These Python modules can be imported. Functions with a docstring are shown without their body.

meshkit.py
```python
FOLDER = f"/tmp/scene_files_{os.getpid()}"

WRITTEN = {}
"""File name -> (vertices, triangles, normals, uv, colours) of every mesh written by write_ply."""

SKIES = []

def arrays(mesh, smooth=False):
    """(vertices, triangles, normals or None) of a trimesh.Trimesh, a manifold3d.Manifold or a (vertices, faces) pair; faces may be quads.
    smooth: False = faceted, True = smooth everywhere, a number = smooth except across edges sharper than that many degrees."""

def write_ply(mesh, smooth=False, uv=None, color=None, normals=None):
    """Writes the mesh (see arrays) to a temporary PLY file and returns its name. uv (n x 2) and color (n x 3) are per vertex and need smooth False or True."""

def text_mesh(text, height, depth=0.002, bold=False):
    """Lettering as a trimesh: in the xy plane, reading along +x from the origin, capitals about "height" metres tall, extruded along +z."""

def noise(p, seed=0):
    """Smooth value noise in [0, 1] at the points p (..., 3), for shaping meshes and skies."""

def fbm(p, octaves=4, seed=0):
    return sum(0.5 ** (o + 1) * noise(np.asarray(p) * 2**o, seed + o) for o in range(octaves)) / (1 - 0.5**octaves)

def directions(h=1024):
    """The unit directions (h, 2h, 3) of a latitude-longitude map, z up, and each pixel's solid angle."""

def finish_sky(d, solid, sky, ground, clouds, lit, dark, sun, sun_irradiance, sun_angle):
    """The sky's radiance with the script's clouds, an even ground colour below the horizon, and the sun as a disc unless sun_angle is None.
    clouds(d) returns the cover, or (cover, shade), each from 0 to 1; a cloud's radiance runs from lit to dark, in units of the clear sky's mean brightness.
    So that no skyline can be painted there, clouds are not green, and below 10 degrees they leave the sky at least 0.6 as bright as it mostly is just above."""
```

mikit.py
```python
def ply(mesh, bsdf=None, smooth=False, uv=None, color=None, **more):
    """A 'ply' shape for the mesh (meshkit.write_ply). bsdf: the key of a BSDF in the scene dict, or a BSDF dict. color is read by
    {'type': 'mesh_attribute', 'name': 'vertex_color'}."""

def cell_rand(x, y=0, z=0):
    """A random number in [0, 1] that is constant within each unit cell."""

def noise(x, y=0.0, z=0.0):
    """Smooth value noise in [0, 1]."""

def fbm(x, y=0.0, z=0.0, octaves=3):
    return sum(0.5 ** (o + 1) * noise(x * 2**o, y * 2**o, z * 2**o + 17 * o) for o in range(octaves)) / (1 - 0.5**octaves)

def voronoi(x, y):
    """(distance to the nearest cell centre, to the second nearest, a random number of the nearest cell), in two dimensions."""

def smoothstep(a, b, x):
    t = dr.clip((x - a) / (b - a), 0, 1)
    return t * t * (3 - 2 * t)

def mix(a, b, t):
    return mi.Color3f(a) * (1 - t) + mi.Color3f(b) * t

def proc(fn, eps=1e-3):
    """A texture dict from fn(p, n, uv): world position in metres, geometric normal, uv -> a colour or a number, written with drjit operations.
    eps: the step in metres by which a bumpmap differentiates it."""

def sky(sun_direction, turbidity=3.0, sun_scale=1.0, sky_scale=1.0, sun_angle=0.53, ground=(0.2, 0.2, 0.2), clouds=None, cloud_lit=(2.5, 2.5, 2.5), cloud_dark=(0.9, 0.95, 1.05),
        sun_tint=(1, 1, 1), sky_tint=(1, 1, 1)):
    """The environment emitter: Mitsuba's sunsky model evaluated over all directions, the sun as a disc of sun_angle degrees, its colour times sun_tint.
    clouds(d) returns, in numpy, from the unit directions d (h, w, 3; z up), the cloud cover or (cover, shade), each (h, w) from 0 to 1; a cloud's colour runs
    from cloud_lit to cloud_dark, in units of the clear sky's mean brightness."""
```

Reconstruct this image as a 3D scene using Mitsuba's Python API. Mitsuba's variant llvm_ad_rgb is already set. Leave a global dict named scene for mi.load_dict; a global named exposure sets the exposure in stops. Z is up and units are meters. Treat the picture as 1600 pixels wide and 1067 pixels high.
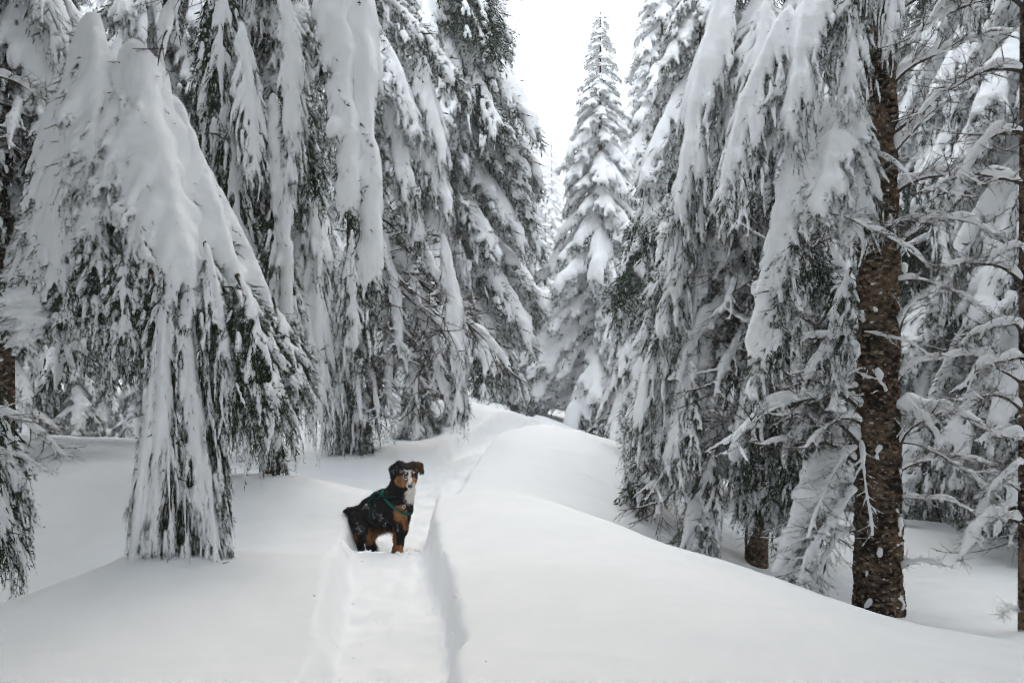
"""A dog on a snowshoe trail between snow-laden conifers: Mitsuba 3 scene, metres, z up, the camera looks along +y."""
import math
import numpy as np, trimesh, drjit as dr, mitsuba as mi, mikit, meshkit
from scipy.ndimage import gaussian_filter, map_coordinates
from scipy.interpolate import RBFInterpolator

T = mi.ScalarTransform4f
scene, labels = {}, {}

# ------------------------------------------------------------------ camera, sky, exposure
EYE = np.array([0.0, 0.0, 1.5])
FOC = 1200.0                        # focal length in pixels of the 1600-wide photograph
scene['camera'] = {'type': 'perspective', 'fov': math.degrees(2 * math.atan(800 / FOC)), 'fov_axis': 'x', 'near_clip': 0.05, 'far_clip': 2000.0,
                   'to_world': T().look_at(origin=[0, 0, 1.5], target=[0, 10, 1.5], up=[0, 0, 1])}
exposure = 2.84
# a plain overcast sky: the CIE standard overcast luminance, three times brighter overhead than at the horizon
scene['sky'] = mikit.sky((0.15, 0.55, 0.9), turbidity=3, sun_scale=0.1, sun_angle=40, ground=(0.6, 0.6, 0.62), clouds=lambda d: (1.0, 1.0 - np.clip(d[..., 2], 0, 1)),
                         cloud_lit=(2.47, 2.66, 2.84), cloud_dark=(0.845, 0.90, 0.95))


def at(px, py, Y):
    """The point at depth Y that a pixel of the 1600 x 1067 photograph shows (used to measure where things stand)."""
    return np.array([(px - 800) / FOC * Y, Y, 1.5 - (py - 533.5) / FOC * Y])


# ------------------------------------------------------------------ materials
def mat(key, d, two=True):
    scene[key] = {'type': 'twosided', 'bsdf': d} if two else d


def snow_tone(p, n, uv):
    t = mikit.fbm(p.x * 9, p.y * 9, p.z * 9, 3)
    return mikit.mix((0.895, 0.904, 0.915), (0.935, 0.941, 0.949), t)


def snow_grain(p, n, uv):
    return mikit.fbm(p.x * 26, p.y * 26, p.z * 60, 3) * 1.0


mat('snow_material', {'type': 'bumpmap', 'arbitrary': mikit.proc(snow_grain, 2e-3), 'scale': 0.012,
                      'bsdf': {'type': 'diffuse', 'reflectance': mikit.proc(snow_tone)}})


def ground_grain(p, n, uv):
    return mikit.fbm(p.x * 14, p.y * 14, p.z * 14, 4)


mat('ground_snow_material', {'type': 'bumpmap', 'arbitrary': mikit.proc(ground_grain, 3e-3), 'scale': 0.011,
                             'bsdf': {'type': 'diffuse', 'reflectance': mikit.proc(snow_tone)}})


def needle_tone(p, n, uv):
    t = mikit.noise(p.x * 31, p.y * 31, p.z * 31)
    g = mikit.mix((0.013, 0.022, 0.012), (0.046, 0.070, 0.038), t)
    rime = mikit.smoothstep(0.66, 0.71, mikit.noise(p.x * 62 + 7, p.y * 62, p.z * 26)) * 0.85
    return mikit.mix(g, (0.72, 0.74, 0.75), rime)


mat('needle_material', {'type': 'diffuse', 'reflectance': mikit.proc(needle_tone)})


def frosted_tone(p, n, uv):
    t = mikit.noise(p.x * 21, p.y * 21, p.z * 21)
    g = mikit.mix((0.016, 0.023, 0.015), (0.06, 0.076, 0.052), t)
    rime = mikit.smoothstep(0.56, 0.62, mikit.noise(p.x * 44 + 7, p.y * 44, p.z * 15)) * 0.9
    return mikit.mix(g, (0.74, 0.755, 0.765), rime)


def rimed_tone(p, n, uv):
    t = mikit.noise(p.x * 15, p.y * 15, p.z * 15)
    g = mikit.mix((0.022, 0.030, 0.022), (0.075, 0.09, 0.07), t)
    rime = mikit.smoothstep(0.42, 0.52, mikit.noise(p.x * 27 + 7, p.y * 27, p.z * 11)) * 0.9
    return mikit.mix(g, (0.78, 0.795, 0.805), rime)


mat('rimed_needle_material', {'type': 'diffuse', 'reflectance': mikit.proc(rimed_tone)})
mat('frosted_needle_material', {'type': 'diffuse', 'reflectance': mikit.proc(frosted_tone)})


def limb_tone(p, n, uv):
    t = mikit.fbm(p.x * 30, p.y * 30, p.z * 30, 2)
    return mikit.mix((0.028, 0.023, 0.018), (0.11, 0.095, 0.078), t)


mat('limb_material', {'type': 'diffuse', 'reflectance': mikit.proc(limb_tone)})


def bark_tone(p, n, uv):
    wx = p.x + 0.02 * mikit.noise(p.x * 40, p.y * 40, p.z * 40)
    t = mikit.fbm(wx * 26, p.y * 26, p.z * 30, 4)
    big = mikit.noise(p.x * 6, p.y * 6, p.z * 4)
    c = mikit.mix((0.014, 0.010, 0.008), (0.16, 0.108, 0.070), mikit.smoothstep(0.36, 0.70, 0.72 * t + 0.28 * big))
    flake = mikit.smoothstep(0.60, 0.70, mikit.fbm(wx * 30 + 9, p.y * 30, p.z * 40, 3))
    c = mikit.mix(c, (0.34, 0.27, 0.20), flake * 0.75)
    dust = mikit.smoothstep(0.70, 0.75, mikit.fbm(wx * 15 + 3, p.y * 15, p.z * 24, 4) * 0.8 + 0.2 * big)
    return mikit.mix(c, (0.8, 0.81, 0.82), dust)


def bark_relief(p, n, uv):
    return mikit.fbm(p.x * 30, p.y * 30, p.z * 22, 4)


mat('bark_material', {'type': 'bumpmap', 'arbitrary': mikit.proc(bark_relief, 2e-3), 'scale': 0.02, 'bsdf': {'type': 'diffuse', 'reflectance': mikit.proc(bark_tone)}})


# ------------------------------------------------------------------ mesh helpers
def surface_nets(F, iso, h, origin):
    """The isosurface of a voxel field as (vertices, quads)."""
    ins = F > iso
    c = [ins[i:ins.shape[0] - 1 + i, j:ins.shape[1] - 1 + j, k:ins.shape[2] - 1 + k] for i in (0, 1) for j in (0, 1) for k in (0, 1)]
    s = sum(x.astype(np.int8) for x in c)
    cell = np.argwhere((s > 0) & (s < 8))
    if not len(cell):
        return np.zeros((0, 3)), np.zeros((0, 4), int)
    idx = np.full(s.shape, -1, np.int64)
    idx[tuple(cell.T)] = np.arange(len(cell))
    acc, cnt = np.zeros((len(cell), 3)), np.zeros(len(cell))
    corners = [np.array(q) for q in np.ndindex(2, 2, 2)]
    for a in corners:
        for ax in range(3):
            if a[ax] == 0:
                b = a.copy(); b[ax] = 1
                fa, fb = F[tuple((cell + a).T)] - iso, F[tuple((cell + b).T)] - iso
                on = (fa > 0) != (fb > 0)
                t = np.where(on, fa / np.where(on, fa - fb, 1), 0)
                p = cell + a + t[:, None] * (b - a)
                acc[on] += p[on]; cnt[on] += 1
    v = acc / cnt[:, None] * h + origin
    quads = []
    for ax in range(3):
        o1, o2 = (ax + 1) % 3, (ax + 2) % 3
        sl0, sl1 = [slice(None)] * 3, [slice(None)] * 3
        sl0[ax], sl1[ax] = slice(0, -1), slice(1, None)
        A, B = ins[tuple(sl0)], ins[tuple(sl1)]
        e = np.argwhere(A != B)
        e = e[(e[:, o1] > 0) & (e[:, o2] > 0) & (e[:, o1] < ins.shape[o1] - 1) & (e[:, o2] < ins.shape[o2] - 1)]
        d1, d2 = np.eye(3, dtype=int)[o1], np.eye(3, dtype=int)[o2]
        q = np.stack([idx[tuple((e - d1 - d2).T)], idx[tuple((e - d2).T)], idx[tuple(e.T)], idx[tuple((e - d1).T)]], 1)
        up = A[tuple(e.T)]
        quads.append(np.where(up[:, None], q, q[:, ::-1]))
    return v, np.vstack(quads)


def blob_mesh(points, radii, h, cut=None, wob=0.0, seed=0):
    """Snow: soft lumps of the given radii round the points (each a length of a curve ~ h/2 long), melted into one surface by a voxel field."""
    points, radii = np.asarray(points), np.asarray(radii)
    lo, hi = points.min(0) - 0.2, points.max(0) + 0.2
    shape = np.ceil((hi - lo) / h).astype(int) + 2
    F = np.zeros(shape, np.float32)
    classes = np.geomspace(max(radii.min(), 0.6 * h), max(radii.max(), 0.7 * h), 5)
    which = np.argmin(np.abs(np.log(np.maximum(radii, 1e-4))[:, None] - np.log(classes)[None]), 1)
    for k, r in enumerate(classes):
        m = which == k
        if not m.any():
            continue
        g = np.zeros(shape, np.float32)
        q = (points[m] - lo) / h
        i = np.floor(q).astype(int); f = q - i
        for d in np.ndindex(2, 2, 2):
            w = np.prod(np.where(np.array(d), f, 1 - f), 1) * (radii[m] / r)
            np.add.at(g, tuple((i + d).T), w)
        sig = r / 1.5 / h
        F += gaussian_filter(g, sig, truncate=3.0) * (2 * np.pi * sig ** 2 * 3.08 * 0.5)
    F = np.minimum(F, 4.0)
    v, f = surface_nets(F, 1.0, h, lo)
    if wob and len(v):
        m = trimesh.Trimesh(v, np.vstack([f[:, [0, 1, 2]], f[:, [0, 2, 3]]]), process=False)
        n = m.vertex_normals
        v = v + n * ((meshkit.fbm(v * 9 + 50, 3, seed) - 0.5) * wob)[:, None]
    return v, f


def tubes(paths, r0, r1, sides=4):
    """Tapered tubes along an array of paths (n, k, 3); r0 and r1 are per path or one number."""
    paths = np.asarray(paths, float)
    n, k, _ = paths.shape
    r = np.broadcast_to(r0, n)[:, None] + (np.broadcast_to(r1, n) - np.broadcast_to(r0, n))[:, None] * np.linspace(0, 1, k)[None]
    t = np.gradient(paths, axis=1)
    t /= np.linalg.norm(t, axis=2, keepdims=True) + 1e-9
    ref = np.where(np.abs(t[..., 2:3]) > 0.9, [1.0, 0, 0], [0, 0, 1.0])
    a = np.cross(t, ref); a /= np.linalg.norm(a, axis=2, keepdims=True) + 1e-9
    b = np.cross(t, a)
    ang = np.arange(sides) * 2 * np.pi / sides
    ring = paths[:, :, None] + r[:, :, None, None] * (a[:, :, None] * np.cos(ang)[:, None] + b[:, :, None] * np.sin(ang)[:, None])
    v = ring.reshape(-1, 3)
    i, j, s = np.meshgrid(np.arange(n), np.arange(k - 1), np.arange(sides), indexing='ij')
    at_ = lambda i, j, s: (i * k + j) * sides + s % sides
    f = np.stack([at_(i, j, s), at_(i, j, s + 1), at_(i, j + 1, s + 1), at_(i, j + 1, s)], -1).reshape(-1, 4)
    return v, f


def blades(p0, p1, width, rng):
    """A thin rhombus from each p0 to each p1: a tuft of needles."""
    d = p1 - p0
    side = np.cross(d, rng.normal(size=d.shape))
    side /= np.linalg.norm(side, axis=1, keepdims=True) + 1e-9
    mid = p0 + d * 0.42
    w = np.broadcast_to(width, len(p0))[:, None] * 0.5
    v = np.stack([p0, mid + side * w, p1, mid - side * w], 1).reshape(-1, 3)
    return v, np.arange(len(p0) * 4).reshape(-1, 4)


def merge(*parts):
    vs, fs, o = [], [], 0
    for v, f in parts:
        f = np.asarray(f)
        if f.shape[1] == 4:
            f = np.vstack([f[:, [0, 1, 2]], f[:, [0, 2, 3]]])
        vs.append(v); fs.append(f + o); o += len(v)
    return np.vstack(vs), np.vstack(fs)


# ------------------------------------------------------------------ boughs
PROTO = {}


def make_bough(name, L, D, W, h, seed, ns=20, spacing=0.026, r1=0.06, r2=0.036, r3=0.016, cover=1.0, rise=0.0, p1=1.22, p2=1.15, fringe=1.4, blade=0.0095, keep=14, clump=0.3,
               droop=0.75, reach=0.82, patch=0.0, needle='needle_material'):
    """One drooping conifer bough from the origin outward along +x: limb and twigs, hanging needle tufts, snow. Registered as a shapegroup."""
    rng = np.random.default_rng(seed)
    wig = rng.normal(size=3) * 0.04

    def axis(u):
        u = np.asarray(u, float)
        return np.stack([L * (1 - (1 - u) ** p1), (wig[0] * np.sin(3 * u) + wig[1] * u * u) * W * 2, rise * np.sin(np.pi * np.minimum(u * 1.6, 1)) - D * u ** p2], -1)

    def tang(u):
        d = axis(u + 0.01) - axis(u - 0.01)
        return d / np.linalg.norm(d, axis=-1, keepdims=True)

    u = np.clip(np.sort(np.concatenate([np.linspace(0.08, 0.985, ns)] * 2)) + rng.normal(size=2 * ns) * 0.012, 0.05, 0.99)
    side = np.tile([1.0, -1.0], ns)
    prof = np.minimum(u / 0.42, 1) ** 0.8 * (1 - u) ** 0.55 * 1.35 + 0.14
    ln = W * prof * rng.uniform(0.72, 1.15, 2 * ns)
    phi = rng.uniform(0.35, 0.75, 2 * ns) + 0.5 * u
    lat = np.stack([np.zeros_like(u), side, np.zeros_like(u)], 1)
    tg = tang(u)
    s = np.linspace(0, 1, 10)
    dr_ = droop * rng.uniform(0.7, 1.25, 2 * ns)
    sec = (axis(u)[:, None] + ln[:, None, None] * (s[None, :, None] * (lat * np.cos(phi)[:, None] + tg * np.sin(phi)[:, None])[:, None]
           + np.array([0, 0, -1.0]) * (dr_[:, None] * (0.25 * s + 0.75 * s * s)[None])[..., None]))
    sec += rng.normal(size=(2 * ns, 1, 3)) * 0.02 * s[None, :, None]
    # tufts hang from the secondaries
    cnt = np.maximum((ln / spacing).astype(int), 1)
    si = np.repeat(np.arange(2 * ns), cnt)
    ss = np.clip(rng.uniform(0.12, 1.0, len(si)), 0, 0.999)
    k = ss * 9; i0 = k.astype(int); fr = (k - i0)[:, None]
    base = sec[si, i0] * (1 - fr) + sec[si, i0 + 1] * fr
    sd = sec[si, i0 + 1] - sec[si, i0]; sd /= np.linalg.norm(sd, axis=1, keepdims=True)
    td = sd * 0.55 + tg[si] * 0.35 + [0, 0, -0.75] + rng.normal(size=sd.shape) * 0.3
    td /= np.linalg.norm(td, axis=1, keepdims=True)
    nrm = np.stack([-tg[:, 2], 0 * u, tg[:, 0]], 1)
    poke = (meshkit.fbm(base * 5 + seed * 1.7, 2, seed + 5) > 0.64)[:, None]
    td += nrm[si] * 0.45 * poke
    td /= np.linalg.norm(td, axis=1, keepdims=True)
    tl = rng.uniform(0.07, 0.2, len(si)) * fringe * (0.6 + 0.4 * np.minimum(ln[si] / (0.5 * W), 1))
    tip = base + td * tl[:, None]
    B0, B1, BW = [base], [tip], [np.full(len(si), blade * 0.45)]
    for q in range(keep):
        f = ((q + rng.uniform(0, 1, len(si))) / keep * 0.9 + 0.08)[:, None]
        o = td + rng.normal(size=td.shape) * 0.5 + (nrm[si] * 0.8 * poke if q % 3 == 0 else 0)
        o /= np.linalg.norm(o, axis=1, keepdims=True)
        a = base + (tip - base) * f
        B0.append(a); B1.append(a + o * (rng.uniform(2.2, 4.6, len(si)) * blade)[:, None]); BW.append(np.full(len(si), blade * 0.8))
    # needles along the secondaries themselves
    for q in range(3):
        i = rng.integers(0, 2 * ns, int(2 * ns * 5)); t0 = rng.integers(2, 9, len(i))
        a = sec[i, t0]; o = (sec[i, t0 + 1 - (t0 == 9)] - sec[i, t0 - 1]); o /= np.linalg.norm(o, axis=1, keepdims=True) + 1e-9
        o = o + rng.normal(size=o.shape) * 0.45
        B0.append(a); B1.append(a + o * rng.uniform(0.04, 0.09, len(i))[:, None] * fringe); BW.append(np.full(len(i), blade))
    needles = blades(np.vstack(B0), np.vstack(B1), np.concatenate(BW), rng)
    limb = merge(tubes(axis(np.linspace(0, 1, 12))[None], 0.012 + 0.009 * (L + D), 0.004, 5), tubes(sec[:, ::3], 0.006, 0.002, 3))
    # snow
    P, R = [], []

    def lay(path, r, lift=0.6):
        """Snow along a path (k, 3) with radii r (k)."""
        seg = np.linalg.norm(np.diff(path, axis=0), axis=1); tot = seg.sum()
        n = max(int(tot / (h * 0.5)), 2)
        c = np.concatenate([[0], np.cumsum(seg)]) / tot; t = (np.arange(n) + 0.5) / n
        q = np.stack([np.interp(t, c, path[:, a]) for a in range(3)], 1); rr = np.interp(t, c, r)
        q[:, 2] += rr * lift
        P.append(q); R.append(rr)

    ua = np.linspace(0.02, 0.97, 30)
    lay(axis(ua), r1 * np.interp(ua, [0, 0.15, 0.6, 1], [0.7, 1, 0.95, 0.4]))
    for i in range(2 * ns):
        g = meshkit.fbm(sec[i] * 6 + seed * 3.1, 2, seed) - 0.5
        rr = r2 * np.interp(s, [0, 0.55, 1], [1.05, 0.95, 0.45]) * cover * (1 - patch * u[i] ** 1.5) * (1 + (1.5 + patch) * g) * rng.uniform(0.8, 1.15)
        rr = np.where((rr < 0.45 * r2) | (s > rng.uniform(0.5, 1.25) * reach), 1e-4, rr)
        lay(sec[i], rr)
    pick = np.nonzero(rng.uniform(size=len(si)) < clump)[0]
    for i in pick:
        lay(np.stack([base[i], base[i] + (tip[i] - base[i]) * 0.8]), np.array([r3 * 1.2, r3 * 0.7]) * rng.uniform(0.7, 1.4))
    P, R = np.vstack(P), np.concatenate(R)
    ok = R > 0.25 * h
    snow = blob_mesh(P[ok], R[ok], h, wob=0.022, seed=seed)
    scene['group_' + name] = {'type': 'shapegroup', 'limb': mikit.ply(limb, 'limb_material', smooth=True), 'needles': mikit.ply(needles, needle),
                              'snow': mikit.ply(snow, 'snow_material', smooth=True)}
    PROTO[name] = dict(tip=axis(1.0), W=W, tris=(len(snow[1]) * 2, len(needles[1]) * 2, len(limb[1])))
    return PROTO[name]


def make_bare(name, L, D, h, seed, strip=0.05, nt=9, rise=0.12, spread=0.35):
    """A dead lower branch: a thin limb with side twigs, a tall strip of snow along its top. Registered as a shapegroup."""
    rng = np.random.default_rng(seed)
    a, b = rng.normal(size=2) * 0.08

    def axis(u):
        u = np.asarray(u, float)
        return np.stack([L * u, a * np.sin(4 * u) + b * u * u, rise * np.sin(np.pi * u) - D * u ** 1.5 + 0.02 * np.sin(9 * u + seed)], -1)

    u = np.sort(rng.uniform(0.12, 0.98, nt * 2))
    side = np.where(rng.uniform(size=2 * nt) < 0.5, 1.0, -1.0)
    ln = spread * rng.uniform(0.4, 1.1, 2 * nt) * (1.1 - 0.5 * u)
    s = np.linspace(0, 1, 7)
    tg = axis(u + 0.02) - axis(u); tg /= np.linalg.norm(tg, axis=1, keepdims=True)
    d = tg * rng.uniform(0.5, 1.0, (2 * nt, 1)) + np.stack([0 * u, side * rng.uniform(0.5, 1.1, 2 * nt), rng.normal(size=2 * nt) * 0.45], 1)
    d /= np.linalg.norm(d, axis=1, keepdims=True)
    bend = rng.normal(size=(2 * nt, 3)) * 0.25 + [0.1, 0, 0.1]
    sec = axis(u)[:, None] + ln[:, None, None] * (s[None, :, None] * d[:, None] + (s * s)[None, :, None] * bend[:, None])
    m = nt * 9
    si = rng.integers(0, 2 * nt, m); ti = rng.integers(1, 6, m)
    d3 = d[si] + rng.normal(size=(m, 3)) * 0.6; d3 /= np.linalg.norm(d3, axis=1, keepdims=True)
    l3 = spread * 0.45 * rng.uniform(0.3, 1.0, m); b3 = rng.normal(size=(m, 3)) * 0.2
    ter = sec[si, ti][:, None] + l3[:, None, None] * (s[None, :, None] * d3[:, None] + (s * s)[None, :, None] * b3[:, None])
    limb = merge(tubes(axis(np.linspace(0, 1, 16))[None], 0.014 + 0.009 * L, 0.004, 6), tubes(sec, 0.0055, 0.0022, 4), tubes(ter[:, ::2], 0.003, 0.0014, 3))
    P, R = [], []

    def lay(path, r, lift):
        seg = np.linalg.norm(np.diff(path, axis=0), axis=1); tot = seg.sum(); n = max(int(tot / (h * 0.5)), 2)
        c = np.concatenate([[0], np.cumsum(seg)]) / tot; t = (np.arange(n) + 0.5) / n
        q = np.stack([np.interp(t, c, path[:, k]) for k in range(3)], 1); rr = np.interp(t, c, r)
        for f in lift:
            w = q.copy(); w[:, 2] += rr * f
            P.append(w); R.append(rr)

    ua = np.linspace(0, 1, 40)
    g = meshkit.fbm(axis(ua) * [5, 5, 5] + seed * 7.7, 3, seed)
    lay(axis(ua), strip * np.clip(0.35 + 2.2 * (g - 0.25), 0.15, 1.5) * np.interp(ua, [0, 0.1, 0.8, 1], [0.8, 1, 0.8, 0.35]), (0.9, 1.9))
    for i in range(2 * nt):
        k = rng.uniform(0.0, 0.9)
        lay(sec[i], strip * 0.42 * np.interp(s, [0, 0.7, 1], [1.1, 0.8, 0.3]) * k * 1.3, (0.9,))
    for i in range(m):
        if rng.uniform() < 0.2:
            lay(ter[i], np.full(7, strip * 0.22), (0.9,))
    P, R = np.vstack(P), np.concatenate(R)
    ok = R > 0.4 * h
    snow = blob_mesh(P[ok], R[ok], h, wob=0.012, seed=seed)
    scene['group_' + name] = {'type': 'shapegroup', 'limb': mikit.ply(limb, 'limb_material', smooth=True), 'snow': mikit.ply(snow, 'snow_material', smooth=True)}
    PROTO[name] = dict(tip=axis(1.0), W=spread, tris=(len(snow[1]) * 2, len(limb[1])))


# ------------------------------------------------------------------ the ground
CTRL = np.array([
    # near field round the trail (x, y, z)
    (-6, -3, .3), (-2, -3, .2), (2, -3, .2), (6, -3, .0), (-3, 1.5, .22), (-1.2, 1.8, .2), (.6, 1.8, .22), (2, 1.8, .18), (4, 1.5, 0), (-1.0, 3.2, .2), (-.1, 3.2, .26), (.6, 3.3, .3), (1.6, 3.3, .18),
    (2.6, 3.2, .02), (-.35, 4.6, .34), (.3, 4.7, .36), (-.38, 5.4, .37), (-.05, 5.6, .39), (.88, 5.25, .17), (1.67, 5.0, -.03), (2.35, 4.75, -.19), (2.95, 4.45, -.25), (3.8, 4.1, -.33), (5.5, 3.6, -.5),
    # behind the mound the snow falls to the right
    (-.3, 6.7, .06), (.25, 7.2, -.06), (.9, 7.3, -.38), (1.55, 7.6, -.62), (1.5, 6.6, -.5), (2.3, 7.0, -.8), (3.2, 6.8, -.95), (4.3, 6.6, -.85), (2.5, 5.9, -.6), (3.4, 5.6, -.66), (4.4, 5.8, -.68), (6, 5.5, -.75),
    (.2, 8.9, .22), (1.0, 9.4, .1), (1.9, 10, -.4), (2.7, 10.5, -.85), (5.2, 10, -.98), (8.2, 14, -1.6), (4.2, 14, -1.2), (1.8, 12.4, -.17), (.9, 13, .0), (-.2, 14.0, .16), (-.8, 13.2, .14), (1.5, 14.5, -.35), (2.6, 18.5, -.9), (1, 19, -.4),
    # left
    (-1.2, 5.2, .16), (-1.5, 4.2, .33), (-2.33, 3.5, .27), (-2.0, 4.05, .36), (-2.6, 4.6, -.06), (-3.4, 5.0, -.02), (-3.3, 5.8, .34), (-4.0, 4.2, .15), (-4.7, 8, .52), (-4.2, 7.0, .58), (-2.1, 5.3, .12), (-1.75, 6.0, .42), (-1.25, 6.3, .3),
    (-1.9, 7.8, -.02), (-1.2, 8.6, .05), (-2.2, 9.3, .14), (-1.7, 9.4, .2), (-1.15, 10.6, .22), (-1.15, 11.2, .62), (-1.8, 11.5, .3), (-3, 13, .25), (-5.5, 9.5, .35), (-6.5, 12, .5), (-7.5, 6, .6), (-2, 17, .3), (-.6, 18, .1), (0, 24, -.3),
    (-10, 0, .5), (10, 0, -.8), (-12, 12, .8), (12, 10, -1.4), (-12, 25, .8), (12, 25, -1.4), (0, 35, 0), (-20, 40, 1), (20, 40, -1)], float)
_rbf = RBFInterpolator(CTRL[:, :2], CTRL[:, 2], kernel='thin_plate_spline', smoothing=0.01)
TRAIL = np.array([(-.42, -1), (-.45, 1), (-.50, 3.3), (-.84, 5.2), (-.84, 6.2), (-.80, 7.2), (-.74, 8.4), (-.45, 9.8), (.25, 11.2), (.85, 12.2), (1.0, 13.4), (.8, 15), (.3, 18), (.2, 24)], float)
_gx, _gy = np.linspace(-24, 24, 385), np.linspace(-6, 46, 417)
_GZ = _rbf(np.stack(np.meshgrid(_gx, _gy, indexing='ij'), -1).reshape(-1, 2)).reshape(385, 417)


def surface(x, y):
    """Height of the untrodden snow."""
    x, y = np.asarray(x, float), np.asarray(y, float)
    z = map_coordinates(_GZ, [(np.clip(x, -24, 24) + 24) / 48 * 384, (np.clip(y, -6, 46) + 6) / 52 * 416], order=1)
    z = z + 0.05 * np.exp(-((x + 1.70) ** 2 + (y - 3.98) ** 2) / 0.09)            # snow piled against the buried conifer
    q = np.stack([x, y, 0 * x], -1)
    return z + (meshkit.fbm(q * 0.9 + 31, 3, 5) - 0.5) * 0.10 + (meshkit.fbm(q * 3.1 + 11, 2, 6) - 0.5) * 0.018 + (meshkit.fbm(q * [2.2, 8, 1] + 5, 3, 7) - 0.5) * 0.016 + (meshkit.noise(q * [8, 21, 1], 8) - 0.5) * 0.0035


def trail_distance(x, y):
    best = np.full(np.shape(x), 9.0)
    for (ax, ay), (bx, by) in zip(TRAIL[:-1], TRAIL[1:]):
        t = np.clip(((x - ax) * (bx - ax) + (y - ay) * (by - ay)) / ((bx - ax) ** 2 + (by - ay) ** 2), 0, 1)
        best = np.minimum(best, np.hypot(x - ax - t * (bx - ax), y - ay - t * (by - ay)))
    return best


def ground(x, y):
    x, y = np.asarray(x, float), np.asarray(y, float)
    z = surface(x, y)
    q = np.stack([x, y, 0 * x], -1)
    d = trail_distance(x, y) + (meshkit.fbm(q * 5 + 3, 3, 9) - 0.5) * 0.07
    step = 5.18 + (meshkit.fbm(q * 9, 3, 12) - 0.5) * 0.22
    floor = np.where(y < 7.5, 0.085 - 0.095 * np.clip((y - step) / 0.05, 0, 1), -0.01)
    floor = floor + (np.minimum(z - 0.09, 0.04) - floor) * np.clip((y - 8) / 2, 0, 1)
    floor = np.minimum(floor, z - 0.03) + (meshkit.fbm(q * 7 + 40, 3, 14) - 0.5) * 0.07 + (meshkit.noise(q * [16, 9, 1], 15) - 0.5) * 0.03
    soft = np.where(x < np.interp(y, TRAIL[:, 1], TRAIL[:, 0]), 0.115, 0.07)      # the left bank is worn down, the right one stands
    t = np.clip((d - 0.225) / soft, 0, 1); t = t * t * (3 - 2 * t)
    return floor + (z - floor) * t


def axis_grid(lo, hi, a, b, fine, grow):
    g, st = list(np.arange(a, b, fine)), fine
    v = g[-1]
    while v < hi:
        st *= grow; v += st; g.append(v)
    st, v, left = fine, a, []
    while v > lo:
        st *= grow; v -= st; left.append(v)
    return np.array(left[::-1] + g)


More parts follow.
